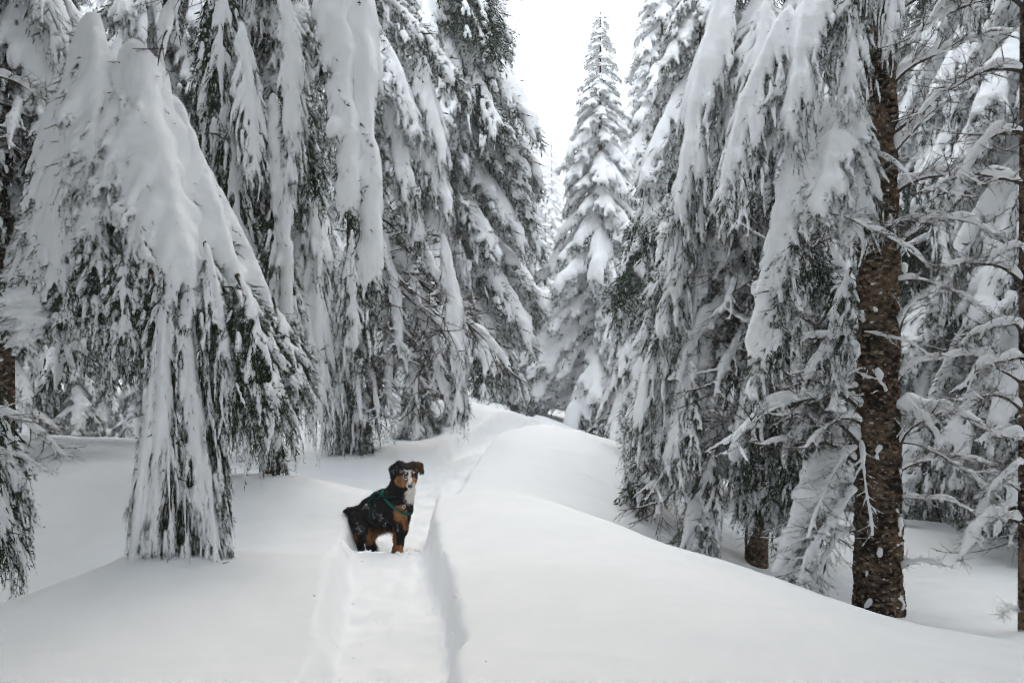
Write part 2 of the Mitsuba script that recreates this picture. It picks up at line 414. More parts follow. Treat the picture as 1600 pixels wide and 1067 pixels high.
def build_ground():
    X = axis_grid(-400, 400, -3.2, 3.4, 0.024, 1.05)
    Y = axis_grid(-300, 900, 2.4, 9.2, 0.028, 1.04)
    gx, gy = np.meshgrid(X, Y, indexing='ij')
    z = ground(gx, gy)
    n, m = gx.shape
    i, j = np.meshgrid(np.arange(n - 1), np.arange(m - 1), indexing='ij')
    f = np.stack([i * m + j, (i + 1) * m + j, (i + 1) * m + j + 1, i * m + j + 1], -1).reshape(-1, 4)
    scene['snow_ground'] = mikit.ply((np.stack([gx, gy, z], -1).reshape(-1, 3), f), 'ground_snow_material', smooth=True)
    labels['snow_ground'] = {'label': 'deep undulating snow with a trodden trail winding through it', 'category': 'snow', 'kind': 'structure'}


build_ground()
g1 = lambda x, y: float(ground(np.array([x]), np.array([y]))[0])

# ------------------------------------------------------------------ bough kinds: near, middle, far
A = dict(h=0.02, spacing=.025)
FN = dict(needle='frosted_needle_material')
make_bough('near_1', 0.75, 1.5, 0.42, seed=1, ns=18, r2=.038, patch=.2, reach=.9, **FN, **A)
make_bough('near_2', 0.75, 1.4, 0.40, seed=2, ns=17, r2=.036, cover=.9, clump=.4, reach=.8, fringe=1.5, patch=.4, **FN, **A)
make_bough('near_3', 0.5, 1.6, 0.30, seed=3, ns=18, cover=1.0, r1=.06, r2=.038, fringe=1.5, reach=.85, patch=.25, **FN, **A)
make_bough('near_4', 1.1, 1.2, 0.45, seed=4, ns=17, cover=.9, fringe=1.5, reach=.8, patch=.3, **FN, **A)
make_bough('near_5', 0.6, 1.4, 0.38, seed=5, ns=18, cover=.5, clump=.25, reach=.5, fringe=1.7, r1=.038, **{**A, 'blade': .011, 'spacing': .022})
Bm = dict(h=0.03, ns=14, spacing=.038, blade=.015, keep=6, r1=.056, r3=.022, needle='frosted_needle_material')
make_bough('mid_1', 0.75, 1.5, 0.40, seed=11, r2=.042, fringe=1.3, reach=.9, patch=.15, clump=.4, **Bm)
make_bough('mid_2', 0.8, 1.4, 0.34, seed=12, r2=.040, cover=.95, clump=.45, reach=.85, fringe=1.4, patch=.3, **Bm)
make_bough('mid_3', 1.1, 1.2, 0.40, seed=13, r2=.042, cover=.95, clump=.45, reach=.85, fringe=1.4, patch=.25, **Bm)
make_bough('mid_4', 0.7, 1.4, 0.34, seed=14, r2=.040, cover=.8, clump=.35, reach=.75, fringe=1.5, patch=.3, **Bm)
Dk = dict(h=0.03, ns=14, spacing=.034, blade=.017, keep=8, r1=.034, r3=.02)
make_bough('dark_1', 0.75, 1.4, 0.42, seed=15, r2=.028, cover=.4, reach=.45, fringe=1.9, clump=.2, **Dk)
make_bough('dark_2', 1.0, 1.2, 0.40, seed=16, r2=.03, cover=.6, reach=.55, fringe=1.8, clump=.35, **FN, **Dk)
Cf = dict(h=0.05, ns=11, spacing=.08, blade=.026, keep=5, r1=.07, r3=.036, needle='rimed_needle_material')
make_bough('far_1', 0.8, 1.4, 0.45, seed=21, r2=.054, fringe=1.2, reach=.95, clump=.5, **Cf)
make_bough('far_2', 0.9, 1.2, 0.42, seed=22, r2=.054, cover=.95, reach=.9, fringe=1.3, clump=.6, **Cf)
make_bough('far_3', 1.1, 0.8, 0.40, seed=23, r2=.054, cover=.95, reach=.95, fringe=1.2, clump=.6, droop=.5, **Cf)
for k in range(2):
    make_bough(f'high_{k + 1}', 0.9, 1.3, 0.5, .09, 51 + k, ns=7, spacing=.15, blade=.05, keep=3, r1=.09, r2=.085, r3=.06, cover=.9, reach=.8, fringe=1.5)
for k in range(4):
    make_bare(f'bare_{k + 1}', [1.3, 1.0, 1.2, 0.8][k], [.3, .5, .05, .7][k], .016, 31 + k, strip=[.032, .028, .036, .034][k], nt=15, spread=.45)
make_bare('bare_5', 1.0, .15, .018, 39, strip=.055, nt=9, spread=.4, rise=.08)
make_bare('bare_6', 0.9, .6, .018, 40, strip=.048, nt=10, spread=.35)
Ms = dict(h=0.022, ns=24, spacing=.024)
make_bough('mass_1', 0.8, 1.9, 0.42, seed=41, r1=.085, r2=.052, cover=1.2, patch=.6, fringe=1.2, clump=.6, p1=1.05, p2=1.05, droop=.5, reach=.95, **Ms)
make_bough('mass_2', 0.5, 1.8, 0.34, seed=42, r1=.085, r2=.052, cover=1.15, patch=.85, fringe=1.4, clump=.6, p1=1.05, p2=1.05, droop=.6, reach=.9, **Ms)
make_bough('mass_3', 0.5, 1.4, 0.26, seed=43, r1=.042, r2=.034, cover=.85, patch=.3, fringe=.9, clump=.7, reach=.75, p1=1.1, p2=1.05, **Ms)
make_bough('sheet', 0.35, 2.2, 0.26, seed=44, r1=.075, r2=.05, cover=1.3, fringe=1.2, clump=.3, patch=.25, **Ms)
make_bough('curtain', 0.5, 1.0, 0.36, seed=45, r1=.026, r2=.022, cover=.3, fringe=1.9, clump=.22, reach=.4, h=.02, ns=22, spacing=.024, blade=.012)
KIND = {'near': ['near_1', 'near_2', 'near_3', 'near_5', 'dark_1'], 'mid': ['mid_1', 'mid_2', 'mid_3', 'mid_1', 'mid_4', 'mid_2', 'mid_3', 'dark_1', 'dark_2'], 'far': ['far_1', 'far_2', 'far_3'], 'high': ['high_1', 'high_2']}

# ------------------------------------------------------------------ trees
COUNT = {}


def number(name):
    k = COUNT.get(name, 0); COUNT[name] = k + 1
    return name if k == 0 else f'{name}_{k:03d}'


def put_bough(tree, proto, base, tip, W, part='bough'):
    base, tip = np.asarray(base, float), np.asarray(tip, float)
    p = PROTO[proto]; d = tip - base
    dh = math.hypot(d[0], d[1]); sx = max(dh / p['tip'][0], 0.15); sz = max(-d[2] / -p['tip'][2], 0.15)
    key = number(f'{tree}__{part}')
    scene[key] = {'type': 'instance', 'group': {'type': 'ref', 'id': 'group_' + proto},
                  'to_world': T().translate(base.tolist()).rotate([0, 0, 1], math.degrees(math.atan2(d[1], d[0]))).scale([sx, W / p['W'], sz])}
    return key


def put_bare(tree, k, base, tip, part='bare_limb', thick=1.0):
    base, tip = np.asarray(base, float), np.asarray(tip, float)
    p = PROTO[f'bare_{k}']; d = tip - base; q = p['tip']
    sc = np.linalg.norm(d) / np.linalg.norm(q)
    pitch = math.atan2(d[2], math.hypot(d[0], d[1])) - math.atan2(q[2], math.hypot(q[0], q[1]))
    yaw = math.atan2(d[1], d[0]) - math.atan2(q[1], q[0])
    key = number(f'{tree}__{part}')
    scene[key] = {'type': 'instance', 'group': {'type': 'ref', 'id': f'group_bare_{k}'},
                  'to_world': T().translate(base.tolist()).rotate([0, 0, 1], math.degrees(yaw)).rotate([0, 1, 0], -math.degrees(pitch)).scale([sc, sc * thick, sc * thick])}
    return key


def trunk_mesh(H, r, lean=(0, 0), sides=10, n=14, seed=0):
    z = np.linspace(0, 1, n)
    path = np.stack([lean[0] * z * z, lean[1] * z * z, z * H], 1)
    v, f = tubes(path[None], r, max(r * 0.08, 0.01), sides)
    return v, f


def conifer(label, x, y, H, kind, reach, drop=1.7, per_m=8, base=0.08, dia=None, group=None, seed=0, name='snowy_conifer', W=None, cone=0.5, facing=None, bare=None):
    rng = np.random.default_rng(1000 + seed)
    t = number(name); z0 = g1(x, y) - 0.15
    r = (dia or (0.03 + 0.014 * H)) / 2
    scene[t + '__trunk'] = mikit.ply(trunk_mesh(H, r), 'bark_material', smooth=True, to_world=T().translate([x, y, z0]))
    labels[t] = {'label': label, 'category': 'conifer'}
    if group:
        labels[t]['group'] = group
    zf = 1.5 + 0.45 * y + 1.2            # the top of the view at this tree; finer boughs below it
    z, az = base * H, rng.uniform(0, 6.28)
    while z < 0.985 * H:
        vis = z0 + z < zf
        protos = KIND[kind] if vis else KIND['high']
        z += (1 / per_m if vis else 2.0 / per_m) * rng.uniform(0.6, 1.4)
        az += 2.39996 + rng.normal() * 0.3
        rr = reach * max(0.0, min(1.0, (1 - z / H) / cone)) ** 0.85 * rng.uniform(0.7, 1.15)
        rr = max(rr, 0.12)
        D = rr * drop * rng.uniform(0.75, 1.3) * (0.55 + 0.45 * min(1, (1 - z / H) / 0.4))
        w = (W or 0.38 * reach) * rng.uniform(0.75, 1.25) * (0.4 + 0.6 * rr / reach)
        if not vis:
            w *= 1.5
        if facing and math.cos(az - facing[0]) < facing[1]:
            continue
        b = np.array([x + math.cos(az) * r * .6, y + math.sin(az) * r * .6, z0 + z])
        tip = b + [math.cos(az) * rr, math.sin(az) * rr, -D]
        floor = g1(tip[0], tip[1]) + 0.03
        if tip[2] < floor:
            if b[2] - floor < 0.25:
                continue
            tip[2] = floor
        put_bough(t, protos[rng.integers(len(protos))], b, tip, w)
    if bare:
        for q in range(bare[2]):
            zz, a = rng.uniform(bare[0], bare[1]), rng.uniform(0, 6.28)
            if len(bare) > 4:
                a = bare[4] + rng.normal() * 0.7
            ll = bare[3] * rng.uniform(0.6, 1.2)
            b = np.array([x + math.cos(a) * r * .8, y + math.sin(a) * r * .8, z0 + zz])
            put_bare(t, rng.integers(1, 5), b, b + [math.cos(a) * ll, math.sin(a) * ll, -ll * rng.uniform(0.1, 0.75)])
    return t


def X(px, Y):
    return (px - 800) / FOC * Y


# ------ left of the trail
def boughs(tree, *rows):
    for proto, (ax, ay, aY), (bx, by, bY), w in rows:
        put_bough(tree, proto, at(ax, ay, aY), at(bx, by, bY), w)


def bares(tree, *rows):
    for k, (ax, ay, aY), (bx, by, bY), th in rows:
        put_bare(tree, k, at(ax, ay, aY), at(bx, by, bY), thick=th)


def bole(label, x, y, H, r, group=None, sink=0.3, lean=(0, 0)):
    """A conifer of which only the trunk stands yet; its boughs are added one by one."""
    t = number('snowy_conifer'); z0 = g1(x, y) - sink
    scene[t + '__trunk'] = mikit.ply(trunk_mesh(H, r, lean), 'bark_material', smooth=True, to_world=T().translate([x, y, z0]))
    labels[t] = {'label': label, 'category': 'conifer', **({'group': group} if group else {})}
    return t


S = bole('young conifer buried under heavy smooth snow, drooping to the ground left of the dog', X(262, 4.75), 4.75, 3.0, .045, lean=(-.2, 0))
boughs(S,
       ('mass_1', (150, 28, 4.7), (85, 430, 4.35), .30), ('mass_2', (150, 50, 4.65), (150, 380, 4.2), .22), ('mass_1', (205, 78, 4.7), (240, 400, 4.15), .28), ('mass_1', (205, 74, 4.7), (305, 470, 4.1), .30),
       ('mass_2', (240, 150, 4.75), (400, 600, 4.2), .24), ('mass_2', (280, 250, 4.8), (450, 590, 4.45), .18), ('mass_1', (210, 85, 4.75), (365, 430, 4.4), .26), ('mass_2', (125, 120, 4.75), (50, 440, 4.4), .24), ('mass_2', (95, 230, 4.8), (10, 500, 4.55), .24),
       ('mass_2', (60, 420, 4.5), (38, 545, 4.25), .22),
       ('mass_3', (266, 390, 4.15), (240, 850, 3.86), .09), ('mass_3', (262, 440, 4.15), (208, 885, 3.85), .09), ('near_2', (250, 560, 4.15), (222, 880, 3.84), .10), ('mass_3', (285, 420, 4.18), (318, 845, 3.93), .09), ('near_2', (300, 600, 4.18), (338, 870, 3.9), .10),
       ('mass_3', (292, 540, 4.2), (352, 850, 3.98), .07), ('curtain', (258, 520, 4.1), (268, 870, 3.86), .10), ('curtain', (310, 500, 4.2), (345, 770, 4.0), .09), ('curtain', (285, 640, 4.12), (292, 880, 3.86), .08), ('near_5', (248, 640, 4.1), (236, 890, 3.83), .08),
       ('curtain', (370, 430, 4.25), (435, 620, 4.1), .22), ('curtain', (430, 480, 4.4), (470, 600, 4.25), .18), ('near_5', (320, 380, 4.2), (372, 640, 4.05), .16), ('curtain', (150, 330, 4.3), (165, 480, 4.15), .18), ('curtain', (345, 430, 4.3), (395, 650, 4.2), .18),
       ('curtain', (200, 380, 4.2), (195, 520, 4.15), .16), ('curtain', (115, 400, 4.4), (105, 500, 4.35), .20), ('curtain', (150, 200, 4.45), (165, 300, 4.4), .16), ('curtain', (245, 420, 4.15), (250, 560, 4.05), .12))
C = conifer('tall conifer with a column of dark needles and one long white snow sheet', X(425, 6.6), 6.6, 8, 'near', 0.5, 2.6, 13, seed=1, base=.275, W=.26, cone=.35)
boughs(C, ('near_5', (425, 520, 6.55), (440, 715, 6.3), .22), ('sheet', (520, -160, 6.2), (580, 440, 5.6), .22), ('sheet', (500, -120, 6.2), (545, 330, 5.6), .22), ('near_3', (440, -20, 6.1), (462, 280, 5.9), .16), ('sheet', (425, 150, 6.1), (448, 500, 5.8), .13),
       ('near_2', (375, 40, 6.0), (400, 260, 5.8), .2), ('near_2', (490, 330, 6.4), (498, 640, 6.2), .22), ('curtain', (360, 180, 5.9), (385, 520, 5.8), .3), ('curtain', (430, 330, 5.9), (440, 560, 5.8), .24), ('near_5', (550, 360, 6.5), (560, 560, 6.3), .2), ('curtain', (345, -60, 6.0), (350, 220, 5.9), .26))
D = conifer('conifer with long white snow tongues at upper left', X(262, 8.6), 8.6, 9, 'mid', 1.0, 1.6, 12, seed=2, base=.26)
E = conifer('conifer with snowy boughs at the upper left edge', X(10, 7.0), 7.0, 8.5, 'mid', 1.1, 1.5, 10, seed=3, base=.27, bare=(1.2, 4.2, 9, 1.0, -0.9))
bares(E, (2, (432, -130, 5.0), (272, 150, 4.75), .8), (1, (40, -40, 5.0), (130, 190, 4.7), .6), (2, (-20, 120, 4.8), (110, 260, 4.6), .6), (4, (-60, 640, 4.6), (95, 790, 4.5), .5), (3, (-60, 700, 4.5), (70, 740, 4.4), .5))
boughs(E, ('curtain', (-30, 560, 4.6), (5, 830, 4.5), .25))
F = conifer('tall conifer with bare snow-lined lower limbs sloping toward the trail', X(548, 10), 10, 8.5, 'mid', 1.5, 1.15, 12, seed=4, base=.69, cone=.3)
bares(F, (2, (548, 330, 9.9), (700, 520, 9.3), .9), (4, (550, 380, 9.9), (690, 640, 9.2), .9), (1, (550, 420, 9.8), (720, 560, 9.0), .9), (2, (550, 480, 9.8), (650, 650, 9.2), .9), (4, (550, 350, 9.9), (620, 600, 9.1), .8), (1, (560, 400, 10), (790, 590, 9.6), .8),
      (1, (555, 500, 9.7), (640, 560, 8.9), .8), (4, (600, 470, 9.6), (690, 600, 9.0), .8), (2, (590, 420, 9.7), (660, 500, 9.1), .8), (1, (560, 600, 9.8), (620, 690, 9.1), .7), (4, (540, 560, 9.7), (560, 690, 9.0), .7),
      (3, (550, 560, 9.9), (670, 610, 9.2), .8), (2, (545, 520, 9.8), (500, 640, 9.0), .8), (2, (550, 560, 9.8), (590, 690, 9.0), .7), (4, (550, 440, 9.8), (600, 660, 9.4), .8))
boughs(F, ('near_2', (550, 400, 9.9), (520, 660, 9.2), .28), ('near_5', (552, 460, 9.9), (575, 680, 9.2), .3), ('curtain', (545, 540, 9.8), (548, 690, 9.3), .3), ('near_3', (690, 370, 9.3), (722, 640, 9.0), .2), ('mid_2', (600, 190, 9.5), (655, 370, 9.2), .25), ('mid_1', (640, 180, 9.6), (700, 330, 9.2), .25), ('mid_1', (640, 60, 9.6), (690, 250, 9.2), .25), ('near_1', (545, 40, 9.3), (640, 290, 8.8), .28), ('near_2', (570, 30, 9.3), (650, 200, 8.8), .3))
G = conifer('tall snow-laden conifer whose boughs overhang the trail from the left', X(690, 14.5), 14.5, 12.5, 'mid', 1.65, 1.3, 12, seed=5, base=.17, cone=.35, bare=(1, 4.2, 12, 1.5))
conifer('slim tall conifer on the left beside the far end of the trail', X(762, 20), 20, 13, 'mid', 1.25, 1.4, 12, seed=6, base=.06)
t = conifer('little snow-crusted fir standing left behind the dog', X(652, 10.6), 10.6, 2.25, 'near', .30, 2.6, 26, seed=12, cone=.8, dia=.05, base=.2, W=.15)
t = conifer('low snow-bent fir beside the mound above the trail bend', X(712, 10.9), 10.9, 1.5, 'near', .28, 2.4, 24, seed=13, cone=.9, dia=.04, base=.15, W=.14)
for i, (px, Y, H) in enumerate([(55, 10, 1.3), (120, 9.6, 1.5), (165, 10.4, 1.1), (212, 9.4, 1.0), (20, 9, 1.9)]):
    conifer(['white snow-covered fir sapling at the left edge of the bank', 'cone-shaped white fir sapling second from the left on the bank', 'low white fir sapling in the middle of the bank', 'small white fir sapling just left of the buried conifer', 'tallest white fir sapling on the left bank'][i],
            X(px, Y), Y, H, 'near', .42 * H ** .5, 2.2, 22 / H, seed=20 + i, cone=.95, dia=.04, base=.1, W=.22)
# ------ the middle
conifer('pointed conifer with a thin bare top standing alone against the pale sky', X(938, 19), 19, 10.6, 'far', 2.4, .9, 17, seed=7, cone=1.05, dia=.20, base=.12, W=.55)
conifer('full conifer with thick snow clumps behind the pointed one', X(1034, 22), 22, 16, 'far', 2.1, 1.1, 12, seed=8, cone=.9)
conifer('short snow-bowed conifer at the right edge of the trail clearing', X(985, 14.5), 14.5, 4.6, 'mid', .9, 2.0, 20, seed=9, cone=.9)
# ------ right of the trail
R = conifer('conifer with sweeping snow-laden boughs and a trunk base showing beside the mound', X(1182, 8.2), 8.2, 8.2, 'mid', 1.1, 1.6, 11, seed=10, base=.37, cone=.35, dia=.25, bare=(.9, 5.0, 16, 1.2, -2.2))
boughs(R, ('near_1', (1150, -60, 7.9), (1060, 330, 7.2), .3), ('near_3', (1120, 120, 7.9), (1040, 520, 7.2), .26), ('near_4', (1130, 300, 7.9), (1000, 640, 7.3), .3), ('near_3', (1140, 470, 7.9), (1010, 720, 7.3), .28), ('near_1', (1090, 500, 7.5), (1040, 730, 7.2), .2),
       ('near_2', (1180, 60, 7.8), (1140, 330, 7.2), .3), ('near_5', (1190, 540, 7.7), (1170, 740, 7.3), .3), ('curtain', (1190, 640, 7.6), (1190, 790, 7.4), .34), ('curtain', (1120, 700, 7.5), (1080, 860, 7.2), .26), ('curtain', (1080, 560, 7.4), (1050, 720, 7.2), .3),
       ('sheet', (1200, 520, 7.6), (1150, 720, 7.1), .16), ('near_3', (1000, 560, 8.6), (990, 740, 8.4), .22))
bares(R, (6, (1185, 740, 7.9), (1060, 880, 7.1), 0.9), (6, (1185, 690, 7.9), (1030, 800, 7.2), 0.9), (5, (1180, 450, 7.9), (1060, 600, 7.2), 0.9), (6, (1185, 560, 7.9), (1080, 700, 7.3), 0.9), (3, (1185, 650, 7.9), (1010, 770, 7.2), 0.7), (1, (1190, 690, 7.9), (1300, 640, 7.3), 0.8))
conifer('snow-draped conifer between the clearing and the sweeping boughs', X(1095, 11.5), 11.5, 9.2, 'mid', 1.1, 1.5, 12, seed=11, base=.17, cone=.35)


def great_trunk():
    """The bare brown trunk at the right: flaking bark in relief, clumps of snow caught on it, dead limbs."""
    x, y = 3.24, 6.8
    t = number('snowy_conifer'); z0 = g1(x, y) - 0.25
    H, n, sides = 9.0, 760, 150
    zz, aa = np.meshgrid(np.linspace(0, H, n), np.arange(sides) * 2 * np.pi / sides, indexing='ij')
    rad = 0.196 - 0.011 * zz + 0.03 * np.exp(-zz / 0.3)
    c = np.stack([np.cos(aa), np.sin(aa), 0 * aa], -1)
    q = np.stack([c[..., 0] * 0.2, c[..., 1] * 0.2, zz], -1)
    lump = meshkit.fbm(q * [6, 6, 3] + 3, 3, 3) - 0.5
    cell = meshkit.noise(q * [24, 24, 22] + meshkit.fbm(q * 16, 2, 4)[..., None] * 2.2, 7)
    plate = np.clip((cell - 0.42) * 5, 0, 1)
    rad = rad + lump * 0.03 + plate * 0.014 * (0.5 + meshkit.noise(q * 17, 8)) + (meshkit.fbm(q * 60, 2, 9) - .5) * 0.006
    v = np.stack([c[..., 0] * rad, c[..., 1] * rad, zz], -1).reshape(-1, 3)
    i, j = np.meshgrid(np.arange(n - 1), np.arange(sides), indexing='ij')
    f = np.stack([i * sides + j, i * sides + (j + 1) % sides, (i + 1) * sides + (j + 1) % sides, (i + 1) * sides + j], -1).reshape(-1, 4)
    scene[t + '__trunk'] = mikit.ply((v, f), 'bark_material', smooth=True, to_world=T().translate([x, y, z0]))
    # the crown above
    top, fz = tubes(np.array([[[0, 0, H - .1], [0, 0, 14.0], [0, 0, 20.0]]]), .13, .02, 12)
    scene[t + '__trunk_top'] = mikit.ply((top, fz), 'bark_material', smooth=True, to_world=T().translate([x, y, z0]))
    labels[t] = {'label': 'thick brown bare trunk with flaking bark, snow clumps and dead limbs at right', 'category': 'conifer'}
    rng = np.random.default_rng(77)
    for px, py, ln in [(1343, 730, .10), (1356, 572, .22), (1358, 845, .14), (1392, 800, .2), (1350, 925, .12), (1388, 915, .18), (1385, 785, .1), (1362, 690, .16), (1395, 640, .08), (1352, 480, .07), (1372, 300, .06), (1390, 210, .05), (1365, 620, .06), (1348, 400, .06),
                       (1395, 520, .05), (1380, 440, .05), (1355, 250, .05), (1376, 865, .06), (1398, 945, .08), (1345, 800, .09), (1340, 655, .2), (1338, 480, .25), (1342, 330, .2), (1398, 720, .2), (1402, 560, .18), (1404, 410, .2), (1346, 880, .14)]:
        a = at(px, py, 6.8)
        off = np.clip((a[0] - x) / 0.19, -0.95, 0.95)
        p0 = np.array([x + off * 0.198, y - math.sqrt(1 - off * off) * 0.198, a[2]])
        m = max(int(ln / .008), 4); w = np.linspace(0, 1, m)
        path = p0 + np.stack([np.cumsum(rng.normal(size=m)) * .011 + rng.normal(size=m) * .01, rng.normal(size=m) * .004, -w * ln + rng.normal(size=m) * .012], 1)
        r = .030 * np.clip(1.3 - w, .35, 1) * (0.3 + 1.2 * meshkit.noise(path * 38, 3)) * (1 + ln * 2)
        blob = blob_mesh(path, np.maximum(r, .011), .011, wob=.02, seed=int(px))
        if len(blob[1]):
            scene[number(t + '__snow_clump')] = mikit.ply(blob, 'snow_material', smooth=True)
    boughs(t, ('near_2', (1400, -130, 6.5), (1392, 70, 6.2), .15), ('sheet', (1310, 690, 6.75), (1225, 900, 6.35), .22), ('near_5', (1300, 560, 6.7), (1250, 700, 6.3), .24), ('curtain', (1330, 420, 6.6), (1290, 560, 6.3), .22), ('near_1', (1335, 150, 6.5), (1275, 330, 5.9), .34), ('near_2', (1330, 140, 6.5), (1340, 360, 6.1), .3), ('sheet', (1300, 160, 6.6), (1190, 560, 5.9), .2), ('near_3', (1270, 190, 6.4), (1200, 480, 5.9), .24), ('near_2', (1330, -60, 6.6), (1330, 150, 6.1), .22),
           ('near_1', (1290, -80, 6.6), (1230, 200, 6.0), .28), ('near_2', (1240, 20, 6.4), (1130, 300, 5.9), .24), ('near_3', (1210, 380, 6.2), (1180, 620, 5.9), .18), ('near_5', (1250, 420, 6.2), (1215, 560, 6.0), .2), ('near_2', (1200, 0, 6.5), (1180, 180, 6.2), .24),
           ('near_1', (1440, -260, 6.7), (1520, 10, 6.3), .3), ('near_5', (1460, 300, 9.0), (1490, 470, 8.8), .3), ('curtain', (1370, -160, 6.6), (1318, 20, 6.3), .22))
    bares(t, (5, (1408, 650, 6.7), (1540, 665, 6.3), 1.4), (5, (1402, 640, 6.6), (1470, 690, 6.2), 1.4), (5, (1338, 560, 6.6), (1300, 640, 6.2), 1.2), (1, (1405, 690, 6.7), (1545, 770, 6.2), 0.9), (2, (1405, 740, 6.7), (1570, 740, 6.3), 0.8), (6, (1405, 895, 6.7), (1490, 890, 6.3), 0.9), (1, (1400, 440, 6.7), (1530, 480, 6.2), 0.9), (3, (1400, 350, 6.7), (1560, 370, 6.0), 0.9),
          (2, (1400, 130, 6.7), (1620, 60, 6.3), 0.8), (5, (1400, 240, 6.7), (1490, 160, 6.1), 0.9), (3, (1400, 210, 6.7), (1560, 110, 6.1), 1.0), (2, (1405, 300, 6.7), (1620, 290, 6.2), 0.9), (4, (1405, 530, 6.7), (1480, 440, 6.2), 0.9), (1, (1400, 20, 6.7), (1600, -20, 6.2), 0.9),
          (1, (1340, 690, 6.7), (1215, 650, 6.2), 1.0), (2, (1338, 770, 6.6), (1250, 930, 6.1), .8), (4, (1335, 830, 6.7), (1262, 930, 6.3), .9), (1, (1338, 700, 6.6), (1268, 860, 5.9), .6), (1, (1335, 720, 6.7), (1190, 700, 6.2), 0.9), (6, (1340, 640, 6.7), (1240, 600, 6.1), 0.9),
          (3, (1340, 610, 6.7), (1130, 700, 6.0), 0.8), (1, (1340, 380, 6.7), (1230, 420, 6.1), 1.0), (2, (1340, 500, 6.7), (1250, 620, 6.2), 1.0), (4, (1345, 420, 6.6), (1400, 350, 5.9), 0.8), (1, (1345, 690, 6.5), (1360, 840, 6.2), 0.8), (2, (1340, 560, 6.6), (1200, 560, 6.1), 0.8), (1, (1345, 660, 6.6), (1260, 710, 5.9), 0.8),
          (1, (1350, 300, 6.5), (1440, 250, 5.9), .5), (3, (1350, 520, 6.5), (1450, 560, 5.9), .5), (2, (1340, 240, 6.5), (1420, 330, 5.9), .5), (2, (1270, 330, 6.0), (1440, 470, 5.7), 0.5), (1, (1405, 700, 6.7), (1500, 640, 6.1), 0.9), (3, (1405, 780, 6.8), (1520, 800, 6.5), 0.9), (6, (1405, 600, 6.7), (1500, 560, 6.3), 0.9), (2, (1400, 400, 6.7), (1480, 330, 6.1), 0.9))


great_trunk()
Q = bole('slender trunk with snow-caked stubs at the right edge', X(1598, 6.0), 6.0, 9.0, .036)
bares(Q, (6, (1596, 820, 6), (1500, 860, 5.7), 1.2), (5, (1594, 600, 6), (1480, 560, 5.7), .9), (2, (1594, 520, 6), (1500, 530, 5.8), 1.2), (5, (1594, 690, 6), (1530, 690, 5.8), 1.1), (4, (1596, 960, 6), (1550, 975, 5.8), .7), (3, (1594, 770, 6), (1520, 740, 5.8), .8),
      (1, (1596, 440, 6), (1480, 420, 5.6), .9), (2, (1596, 400, 6), (1540, 420, 5.6), .9), (1, (1596, 640, 6), (1500, 630, 5.6), .9), (2, (1596, 730, 6), (1540, 780, 5.7), 1.0), (3, (1596, 560, 6), (1500, 610, 5.6), 1.0), (1, (1596, 110, 6), (1440, 190, 5.6), .8), (2, (1596, 10, 6), (1420, 110, 5.6), .7), (4, (1596, 210, 6), (1480, 340, 5.6), .8), (3, (1596, 290, 6), (1450, 300, 5.6), .8), (1, (1596, -60, 6), (1460, 40, 5.6), .8))
RIGHT = {0: 'conifer with a stout dark trunk close behind the brown bark trunk, on its right', 1: 'snow-hung conifer between the brown bark trunk and the slender right edge trunk',
         3: 'snowy conifer seen through the dead limbs just left of the brown bark trunk', 5: 'snowy conifer cut by the right edge of the picture behind the slender trunk'}
LEFT = {1: 'snow-covered conifer behind the left half of the buried young conifer', 2: 'snow-covered conifer behind the column of dark needles', 0: 'snow-covered conifer cut by the left edge of the picture'}
for i, (px, Y, H, k) in enumerate([(1455, 13, 13, 'mid'), (1545, 11, 12, 'mid'), (1510, 17, 15, 'mid'), (1300, 14, 13, 'mid'), (1240, 17, 12, 'far'), (1640, 9, 11, 'mid'), (1390, 19, 13, 'far'), (1600, 18, 12, 'far'), (1680, 13, 10, 'far'), (1130, 26, 16, 'far'), (1200, 30, 18, 'far'), (1330, 28, 17, 'far'), (1460, 27, 16, 'far')]):
    conifer(RIGHT.get(i, 'snow-covered conifer in the forest on the right'), X(px, Y), Y, H, k, 1.3, 1.5, 8 if k == 'mid' else (4.6 if Y < 25 else 3.5), seed=40 + i, group='conifers in the forest on the right', base=.16, bare=(.8, 4.5, 14, 1.3) if k == 'mid' else None, dia=.36 if i == 0 else None)
for i, (px, Y, H, k) in enumerate([(-60, 10, 9, 'mid'), (110, 12, 9, 'mid'), (330, 14, 10, 'mid'), (470, 17, 12, 'far'), (200, 18, 12, 'far'), (20, 18, 12, 'far'), (620, 22, 14, 'far'), (560, 27, 16, 'far'), (680, 30, 18, 'far'), (400, 26, 16, 'far'), (250, 30, 18, 'far'), (-100, 14, 10, 'far'), (770, 31, 18, 'far'), (100, 28, 17, 'far')]):
    conifer(LEFT.get(i, 'snow-covered conifer in the forest on the left'), X(px, Y), Y, H, k, 1.4, 1.5, 4.8 if Y < 25 else 3.5, seed=70 + i, group='conifers in the forest on the left', base=.2 if i in (0, 1) else .1)
for i, (px, Y, py) in enumerate([(862, 45, 232), (829, 40, 212), (847, 52, 262), (880, 60, 290), (900, 48, 300), (815, 36, 150), (955, 45, 250), (990, 34, 100), (852, 27, 330), (878, 30, 360), (838, 25, 300), (895, 26, 400), (868, 24, 430)]):
    H = 1.5 + (533 - py) / 1200 * Y + .5
    conifer('thin far conifer fading into the pale sky at the end of the trail', X(px, Y), Y, H, 'far', 1.1 + H * .07, 1.0, 9, seed=90 + i, group='far conifers at the end of the trail', cone=1, base=.02)
